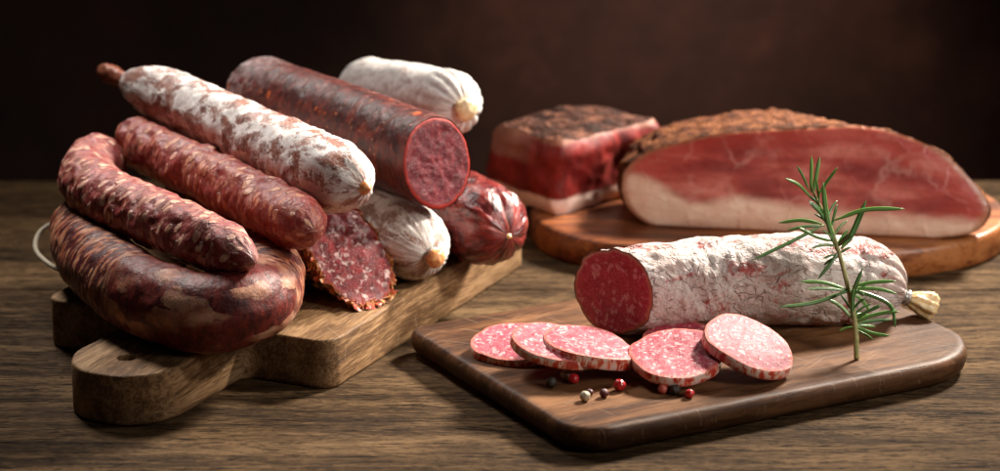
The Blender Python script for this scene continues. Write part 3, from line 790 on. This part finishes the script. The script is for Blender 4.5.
# the cut salami on the thin board
zc = 1.65 + 2.78
fc16 = at(614, 291, zc)
s16, p16 = build_sausage('salami', [aty(901, 296, -5.0), aty(885, 290, -5.1), aty(850, 282, -5.3), at(800, 279, zc), at(710, 282, zc), fc16], 2.76, ('neck', 3.0, .36), ('open',), M['paper_skin'],
    'white skinned salami with one end cut, lying on the thin board behind the slices', cat='salami', cut=(fc16, (-.66, -.74, .10)), cutmat=M['salami_cut'], cutkw=dict(amp=.03, nsc=1.3, seed=6, bulge=.05),
    lump=.12, lsc=.6, fine=.06, fsc=1.6, seed=31, taper=(1.03, .93), pleat=(4.5, 0), pleats=17, pleat_depth=.18, seg=120, step=.12)
t = -p16.t(0); c = p16.p(0)
blob('metal_clip', [c - t * .12, c + t * .25, c + t * .58], [.40, .52, .55, .52, .47, .54, .56, .5, .40], M['clip'], s16, lump=.04)
blob('casing_tail', [c + t * .5, c + t * 1.2 + [0, 0, .05], c + t * 2.3 + [0, 0, .1]], [.34, .50, .62, .70, .80, .86, .66], M['tail_yellow'], s16, seed=3, lump=.14, pl=.16, npl=9, sc_=1.2)

# ------------------------------------------------------------------ slices
def slice_(c, nrm, R, thick, seed, label):
    n = np.array(nrm, float); n /= np.linalg.norm(n); ux = np.cross([0, 1, 0], n); ux /= np.linalg.norm(ux); uy = np.cross(n, ux)
    c = np.array(c, float)
    r = root('salami_slice', c - n * thick, label, 'salami slice', 'slices cut from the salami')
    seg, rg = 120, 40
    def rad(a): return R * (1 + .05 * sin(2 * a + seed) + .10 * N3((cos(a), sin(a), seed), 1.3) + .02 * N3((cos(a), sin(a), seed), 4))
    V, F, Rr, rim = [], [], [], []
    for side in (0, 1):
        o = len(V)
        for i in range(rg + 1):
            f = i / rg
            for k in range(seg):
                a = 2 * pi * k / seg; rr = rad(a) * (f if f < .985 else f) * .985
                q = np.array([rr * cos(a), rr * sin(a), seed * 3.1 + side * 9])
                h = .05 * FB(q, 1.3, seed, 3) * (1 - f ** 4) - .06 * (f ** 18)
                w = .10 * R * (cos(a * 2 + seed) * f * f) * .35       # the slice is slightly warped
                V.append(c + ux * q[0] + uy * q[1] + n * ((h if side == 0 else -h - thick) + w)); Rr.append(q); rim.append(f)
        for i in range(rg):
            for k in range(seg):
                a, b = o + i * seg + k, o + i * seg + (k + 1) % seg; F.append((a, b, b + seg, a + seg))
    mesh_obj('meat', np.array(V), F, np.array(Rr), M['slice_meat'], r, {'rim': rim})
    V, F, Rr = [], [], []; m = 10
    for j in range(m + 1):
        g = j / m
        for k in range(seg):
            a = 2 * pi * k / seg; bul = 1 - (abs(2 * g - 1)) ** 4 * .028
            rr = rad(a) * bul * .999 + .02 * N3((cos(a) * 3, sin(a) * 3, g * 2 + seed), 1.5)
            w = .10 * R * (cos(a * 2 + seed)) * .35
            V.append(c + ux * rr * cos(a) + uy * rr * sin(a) + n * (-.05 - (thick - .10) * g + w)); Rr.append([R * cos(a), R * sin(a), g * thick + seed * 4])
    for j in range(m):
        for k in range(seg):
            a, b = j * seg + k, j * seg + (k + 1) % seg; F.append((a, b, b + seg, a + seg))
    mesh_obj('rind', np.array(V), F, np.array(Rr), M['rind'], r)
    return r
ZT = 1.65
slice_(at(519, 339, ZT + .82), (-.04, -.10, 1), 2.75, .74, 1, 'salami slice lying flat, leftmost of the row')
slice_(at(561, 342, ZT + 1.75), (.20, -.08, 1), 2.65, .64, 2, 'salami slice half hidden between the leftmost slice and the thick third one')
slice_(at(590, 342, ZT + 1.75), (.17, -.02, 1), 2.65, .80, 3, 'thick salami slice above the white and red peppercorns, overlapping two slices to its left')
slice_(at(684, 337, ZT + .95), (0, -.02, 1), 2.6, .9, 4, 'salami slice mostly hidden beneath the large front one')
slice_(at(675, 351, ZT + 1.45), (-.02, -.14, 1), 2.9, .68, 5, 'large pale salami slice nearest the front with peppercorns against its edge')
slice_(at(750, 342, ZT + 1.85), (.29, -.22, 1), 2.74, .72, 16, 'salami slice propped up at a slant, rightmost of the row')

# ------------------------------------------------------------------ peppercorns
def peppercorn(px, py, r, mat, label, seed, rough=.08):
    r *= .92
    c = at(px, py, ZT + r * .93); V, F, Rr = [], [], []; nu, nv = 26, 16
    for j in range(nv + 1):
        b = pi * j / nv
        for k in range(nu):
            a = 2 * pi * k / nu; d = np.array([sin(b) * cos(a), sin(b) * sin(a), cos(b)])
            rr = r * (1 + rough * FB(d, 2.6, seed, 3) + rough * .6 * N3(d, 1.0, seed + 5))
            V.append(c + d * rr * [1, 1, .95]); Rr.append(d * r + seed)
    for j in range(nv):
        for k in range(nu):
            a, b = j * nu + k, j * nu + (k + 1) % nu; F.append((a, b, b + nu, a + nu))
    return tag(mesh_obj('peppercorn', np.array(V), F, np.array(Rr), mat), label, 'peppercorn', 'peppercorns scattered on the thin board')
peppercorn(551.5, 382.5, .34, M['pc_black'], 'wrinkled black peppercorn on its own, leftmost on the board', 1, .16)
peppercorn(565.5, 374.5, .31, M['pc_white'], 'pale peppercorn touching the back of a red one', 2)
peppercorn(573.5, 378.5, .35, M['pc_red'], 'shiny red peppercorn in front of a pale one under the third slice', 3)
peppercorn(585, 396, .33, M['pc_white'], 'pale peppercorn with a maroon one behind it, nearest the board edge', 4)
peppercorn(589.6, 392.5, .24, M['pc_maroon'], 'small maroon peppercorn peeping out behind the front pale one', 5, .12)
peppercorn(604, 393, .28, M['pc_maroon'], 'dark maroon peppercorn standing alone between a pale and a large red one', 6, .14)
peppercorn(619.5, 385, .38, M['pc_red'], 'largest bright red peppercorn, standing alone left of the front slice', 7)
peppercorn(662.5, 389, .31, M['pc_pink'], 'dull pink peppercorn against the front slice, left of a black one', 8, .1)
peppercorn(675, 389.5, .34, M['pc_black'], 'black peppercorn against the front slice between a pink and a red one', 9, .18)
peppercorn(689.5, 393.5, .29, M['pc_red'], 'small red peppercorn right of the black one at the front slice', 10)

# ------------------------------------------------------------------ rosemary
base = at(857, 358, ZT + .1)
def rz(zx, zy, dy=0.0):
    """a spot on the leaning plane of the sprig (zx,zy in 471/220 zoom pixels)"""
    px, py = 740 + zx / 2.141, 150 + zy / 2.141
    k = (358 - py) / 200
    return aty(px, py, base[1] + 3.2 * k + dy)
ros = root('rosemary_sprig', base, 'green rosemary sprig standing against the cut salami', 'rosemary')
sp = [rz(250, 447), rz(246, 370), rz(229, 285), rz(211, 217), rz(190, 155), rz(168, 115), rz(152, 78)]
blob('stem', sp, [.17, .15, .14, .13, .12, .10, .07], M['stem'], ros, 12, 3, .10, sub=10)
V, F, Rr = [], [], []; rs = random.Random(11)
def needle(b, tip, w=.15, mid=None, yo=0, yt=0, sag=.08):
    """flat leaf from stem point b to tip, both in zoom pixels; yt = how far the tip comes towards (-) or away from the viewer"""
    B = rz(*b, yo); Tp = rz(*tip, yt); d = Tp - B; L = np.linalg.norm(d)
    Mi = rz(*mid, (yo + yt) / 2) if mid is not None else (B + Tp) / 2 + np.array([0, 0, 1]) * L * sag * rs.uniform(.3, 1.3)
    p = Path([B, Mi, Tp]); n = 16; z = rs.random(); i0 = len(V)
    side0 = np.cross(d / L, np.array([rs.uniform(-.4, .4), -1, rs.uniform(.2, .9)])); side0 /= np.linalg.norm(side0)
    for i in range(n + 1):
        s = i / n; c = p.p(s * p.L); t = p.t(s * p.L)
        sd = side0 - t * (side0 @ t); sd /= np.linalg.norm(sd); nn = np.cross(t, sd)
        if nn[2] < 0: nn = -nn
        ww = w * (.45 + .55 * sst(0, .25, s)) * max(.06, (1 - max(0, (s - .72) / .28) ** 2.2))
        for xx, hh in ((-1, -.45), (-.55, .10), (0, .0), (.55, .10), (1, -.45)):
            V.append(c + sd * xx * ww + nn * hh * ww * .8); Rr.append((xx, s, z))
        V.append(c - nn * ww * .5); Rr.append((0, s, z))
    for i in range(n):
        a = i0 + i * 6; b2 = a + 6
        for k in range(6): F.append((a + k, a + (k + 1) % 6, b2 + (k + 1) % 6, b2 + k))
    F.append(tuple(range(i0 + 5, i0 - 1, -1))); F.append(tuple(range(i0 + n * 6, i0 + n * 6 + 6)))
for a in [((152, 92), (153, 12), .14), ((157, 95), (171, 14), .16), ((148, 85), (122, 33), .12), ((158, 108), (96, 60), .13), ((165, 100), (209, 37), .13), ((170, 112), (162, 58), .10),
          ((207, 215), (178, 68), .22, (186, 140), 0, -.6), ((203, 150), (353, 126), .18, (270, 128), 0, -.8), ((176, 158), (81, 156), .16, (130, 150)), ((182, 162), (100, 172), .13), ((180, 160), (26, 236), .15, (110, 196), 0, -1.0),
          ((205, 196), (124, 165), .15, (165, 186), 0, -.4), ((207, 206), (152, 211), .12), ((212, 215), (166, 277), .14, (196, 240), 0, -.5), ((216, 212), (270, 108), .24, (240, 178), 0, .5), ((196, 168), (208, 116), .12), ((211, 205), (240, 182), .20),
          ((196, 172), (148, 112), .13), ((210, 222), (178, 232), .10), ((188, 150), (146, 108), .14), ((206, 205), (232, 170), .12),
          ((232, 300), (128, 282), .15, (180, 284), 0, -.3), ((234, 302), (140, 297), .12), ((233, 300), (82, 336), .17, (160, 326), 0, -.9), ((241, 362), (186, 318), .15, (215, 334)), ((243, 372), (263, 251), .19, (243, 306), 0, -.7),
          ((240, 292), (336, 281), .15), ((240, 296), (338, 308), .15, (295, 297), 0, -.4), ((242, 298), (333, 382), .17, (318, 330), 0, -.6), ((246, 352), (276, 352), .13), ((246, 366), (342, 346), .16, (300, 350), 0, -.6), ((246, 372), (328, 363), .14),
          ((247, 378), (322, 398), .16, (285, 392), 0, -.8), ((245, 360), (302, 334), .14), ((238, 300), (268, 312), .13), ((239, 306), (280, 346), .14), ((236, 300), (205, 312), .12), ((246, 376), (290, 378), .12), ((242, 340), (268, 318), .12)] + [((b0[0], b0[1]), (b0[0] + dx, b0[1] + dy), .10) for b0, dx, dy in [((208, 208), 34, -30), ((206, 200), -30, -30), ((200, 185), 30, -34), ((190, 158), -32, -22), ((186, 146), 22, -38), ((176, 128), -26, -30), ((212, 222), 26, -14), ((213, 228), -34, 18), ((240, 345), -26, -38), ((242, 355), 40, -26), ((238, 318), 34, -30), ((235, 305), -36, -14), ((246, 380), -34, 8), ((244, 368), 56, -38), ((246, 384), 40, 22)]]:
    needle(a[0], a[1], a[2] * .70, a[3] if len(a) > 3 else None, a[4] if len(a) > 4 else 0, a[5] if len(a) > 5 else rs.uniform(-.9, .7))
mesh_obj('leaves', np.array(V), F, np.array(Rr), M['needle'], ros)

# ------------------------------------------------------------------ ham
def hy(x): return 13.2 - .16 * (x - 9.4)
LEAN = .22
def onham(px, py):
    """pixel -> point of the ham's front plane (leaning back a little), returns x, height above board, point"""
    v = cF + cR * (px - 500) / FPX + cU * (235.5 - py) / FPX
    # y - hy(x) - LEAN*(z-2) = 0
    k = -(CAM[1] - 13.2 + .16 * (CAM[0] - 9.4) - LEAN * (CAM[2] - 2)) / (v[1] + .16 * v[0] - LEAN * v[2])
    q = CAM + v * k; return q
pxs = [(621, 190), (624, 172), (637, 158), (661, 147), (702, 137), (743, 131), (790, 129), (849, 126), (891, 131), (938, 150), (963, 171), (984, 196), (989, 214), (974, 232), (940, 238), (900, 239), (800, 238), (720, 235), (672, 231), (644, 222), (627, 206)]
Q = [onham(*q) for q in pxs]
loop = catmull(Q + [Q[0]], 12)[:-1]
loop[:, 2] = np.maximum(loop[:, 2], 2.02)
m = len(loop); cen = np.array([np.mean(loop[:, 0]), 0, 4.6]); cen[1] = hy(cen[0]) + LEAN * (cen[2] - 2)
fy = np.array([.16, 1, -LEAN]); fy /= np.linalg.norm(fy)          # pointing away from the viewer
fatx = [onham(*q) for q in [(623, 174), (642, 176), (661, 184), (691, 202), (742, 197), (785, 203), (849, 211), (955, 220), (990, 222)]]
fx, fz = [q[0] for q in fatx], [q[2] - 2 for q in fatx]
ham = root('ham', (cen[0], cen[1] + 3, 2.0), 'big piece of cured ham with a peppered brown crust and pale fat along the bottom', 'ham')
V, F, Rr, rim, fat = [], [], [], [], []
rg = 46
for i in range(rg + 1):
    f = i / rg
    for k in range(m):
        q = cen + (loop[k] - cen) * f; h = .14 * FB((q[0], 0, q[2]), .45, 2, 3) * (1 - f ** 3) + .10 * (1 - f ** 12) + .55 * (1 - f ** 3.2)
        V.append(q - fy * h + fy * .06 * (f > .999)); Rr.append((q[0], q[2] - 2, 0)); rim.append(f); fat.append(np.interp(q[0], fx, fz))
for i in range(rg):
    for k in range(m):
        a, b = i * m + k, i * m + (k + 1) % m; F.append((a, b, b + m, a + m))
mesh_obj('meat_face', np.array(V), F, np.array(Rr), M['ham_face'], ham, {'rim': rim, 'fat': fat})
V, F, Rr = [], [], []
D = 40
for i in range(D + 1):
    g = i / D
    for k in range(m):
        q = loop[k]
        tx = (q[0] - loop[:, 0].min()) / (np.ptp(loop[:, 0])); dep = 8.2 - 5.6 * sst(.30, .85, tx)
        sc_ = (1 - max(0, (g - .55) / .45) ** 2.2 * .9) * (1 + .03 * min(1, g * 12) * (1 - .7 * tx))
        top = sst(3.5, 6, q[2])
        hump = 1 + .10 * top * sin(pi * min(1, g * 1.5)) * (1 - tx)
        w = cen + (q - cen) * np.array([sc_, 1, sc_ * hump]); w = np.array([w[0], q[1], w[2]])
        w = w + np.array([.16, 1, 0]) * dep * g; w[2] = 2 + (w[2] - 2) * (1 - .40 * g * sst(.35, .8, tx))
        nz = FB((q[0], g * dep, q[2]), .9, 4, 4) * .26 * top * min(1, g * 10 + .25) + FB((q[0], g * dep, q[2]), 2.6, 9, 3) * .13 * top
        d = q - cen; d /= np.linalg.norm(d)
        w = w + d * nz; w[2] = max(w[2], 2.02)
        V.append(w); Rr.append((q[0], q[2], g * dep))
for i in range(D):
    for k in range(m):
        a, b = i * m + k, i * m + (k + 1) % m; F.append((a, b, b + m, a + m))
F.append(tuple(range(D * m, D * m + m)))
mesh_obj('crust', np.array(V), F, np.array(Rr), M['ham_crust'], ham)

# ------------------------------------------------------------------ smoked ham block
fr0, lf0, rt0 = at(557, 217, 2.0)[:2], at(484, 193, 2.0)[:2], at(668, 188, 2.0)[:2]
bk0 = lf0 + (rt0 - fr0) * .92
O = resample(round_poly([fr0, rt0, bk0, lf0], [.9, 1.4, 1.6, 1.2], 10), .22); m = len(O)
arc = np.concatenate([[0], np.cumsum(np.linalg.norm(np.diff(O, axis=0), axis=1))])
cc = O.mean(axis=0)
blk = root('ham_block', (cc[0], cc[1], 2.0), 'square block of dark red smoked ham with brown top, left of the big ham', 'ham')
V, F, Rr, lfat = [], [], [], []
H = 4.95
def rim_h(q): return H + .25 * N3((q[0], q[1], 0), .35, 6) + .12 * N3((q[0], q[1], 0), 1.3, 7)
nz_ = 30
for j in range(nz_ + 1):
    g = j / nz_
    for k in range(m):
        q = O[k]; d = (q - cc) / np.linalg.norm(q - cc)
        z = rim_h(q) * g
        off = .34 * FB((q[0], q[1], z), .40, 3, 3) - .30 * (1 - min(1, g * 7)) ** 2 - .55 * max(0, (g - .78) / .22) ** 2.2 + .10 * sin(pi * g)
        w = q + d * off; V.append((w[0], w[1], 2.02 + z)); Rr.append((arc[k], z, 0))
        lfat.append(sst(.2, .6, ((q - fr0) @ (lf0 - fr0)) / np.linalg.norm(lf0 - fr0) / np.linalg.norm(lf0 - fr0)) * (1 if abs(np.cross(q - fr0, lf0 - fr0)) / np.linalg.norm(lf0 - fr0) < 1 else 0))
for j in range(nz_):
    for k in range(m):
        a, b = j * m + k, j * m + (k + 1) % m; F.append((a, b, b + m, a + m))
mesh_obj('meat', np.array(V), F, np.array(Rr), M['speck'], blk, {'leftfat': lfat})
top0 = np.array(V[nz_ * m:]); V, F, Rr = [], [], []
c3 = np.array([cc[0], cc[1], 2 + H + .35]); rg = 34
for i in range(rg + 1):
    f = 1 - i / rg
    for k in range(m):
        q = c3 + (top0[k] - c3) * f; q[2] = top0[k][2] * f ** 3 + c3[2] * (1 - f ** 3)
        nzv = .22 * FB(q, .8, 5, 4) * min(1, (1 - f) * 6 + .1)
        V.append(q + np.array([0, 0, nzv + (0 if i else -.05)])); Rr.append(q)
for i in range(rg):
    for k in range(m):
        a, b = i * m + k, i * m + (k + 1) % m; F.append((a, b, b + m, a + m))
mesh_obj('crust', np.array(V), F, np.array(Rr), M['speck_crust'], blk)

# ------------------------------------------------------------------ light
w = bpy.data.worlds.new('World'); sc.world = w; w.use_nodes = True
bg = w.node_tree.nodes['Background']; bg.inputs[0].default_value = (.75, .85, 1, 1); bg.inputs[1].default_value = .012
def lamp(name, loc, target, size, power, col, size_y=None, spread=180):
    l = bpy.data.lights.new(name, 'AREA'); l.energy = power; l.color = col; l.size = size * CM; l.spread = radians(spread)
    if size_y: l.shape = 'RECTANGLE'; l.size_y = size_y * CM
    o = bpy.data.objects.new(name, l); COL.objects.link(o); o.location = Vector(loc) * CM
    d = (Vector(target) - Vector(loc)); o.rotation_euler = d.to_track_quat('-Z', 'Y').to_euler(); return o
lamp('key_lamp', (70, 64, 78), (8, 0, 2), 20, 5.0, (1, .91, .80), spread=50)
lamp('overhead_softbox', (-34, 30, 62), (-19, -4, 7), 30, .50, (1, .94, .88), spread=34)
lamp('added_side_lamp', (72, -2, 58), (-6, -5, 6), 9, .13, (1, .92, .82), spread=16)  # added to brighten the pile and its herb-crusted cut face
lamp('fill_lamp', (105, -75, 72), (22, 9, 4), 46, .85, (1, .92, .85), spread=38)
lamp('backdrop_lamp', (17, 46, 42), (15, 78, -6), 12, .80, (1, .77, .64), spread=60)

# ------------------------------------------------------------------ camera
cam = bpy.data.cameras.new('camera'); co = bpy.data.objects.new('camera', cam); COL.objects.link(co)
co.location = Vector(CAM) * CM; co.rotation_euler = (pi / 2 - PITCH, 0, 0)
cam.sensor_width = 36; cam.angle = radians(20); cam.clip_start = .05; cam.clip_end = 50
foc = at(640, 345, ZT + 1.2)
cam.dof.use_dof = True; cam.dof.focus_distance = float((foc - CAM) @ cF) * CM; cam.dof.aperture_fstop = 6.3
sc.camera = co
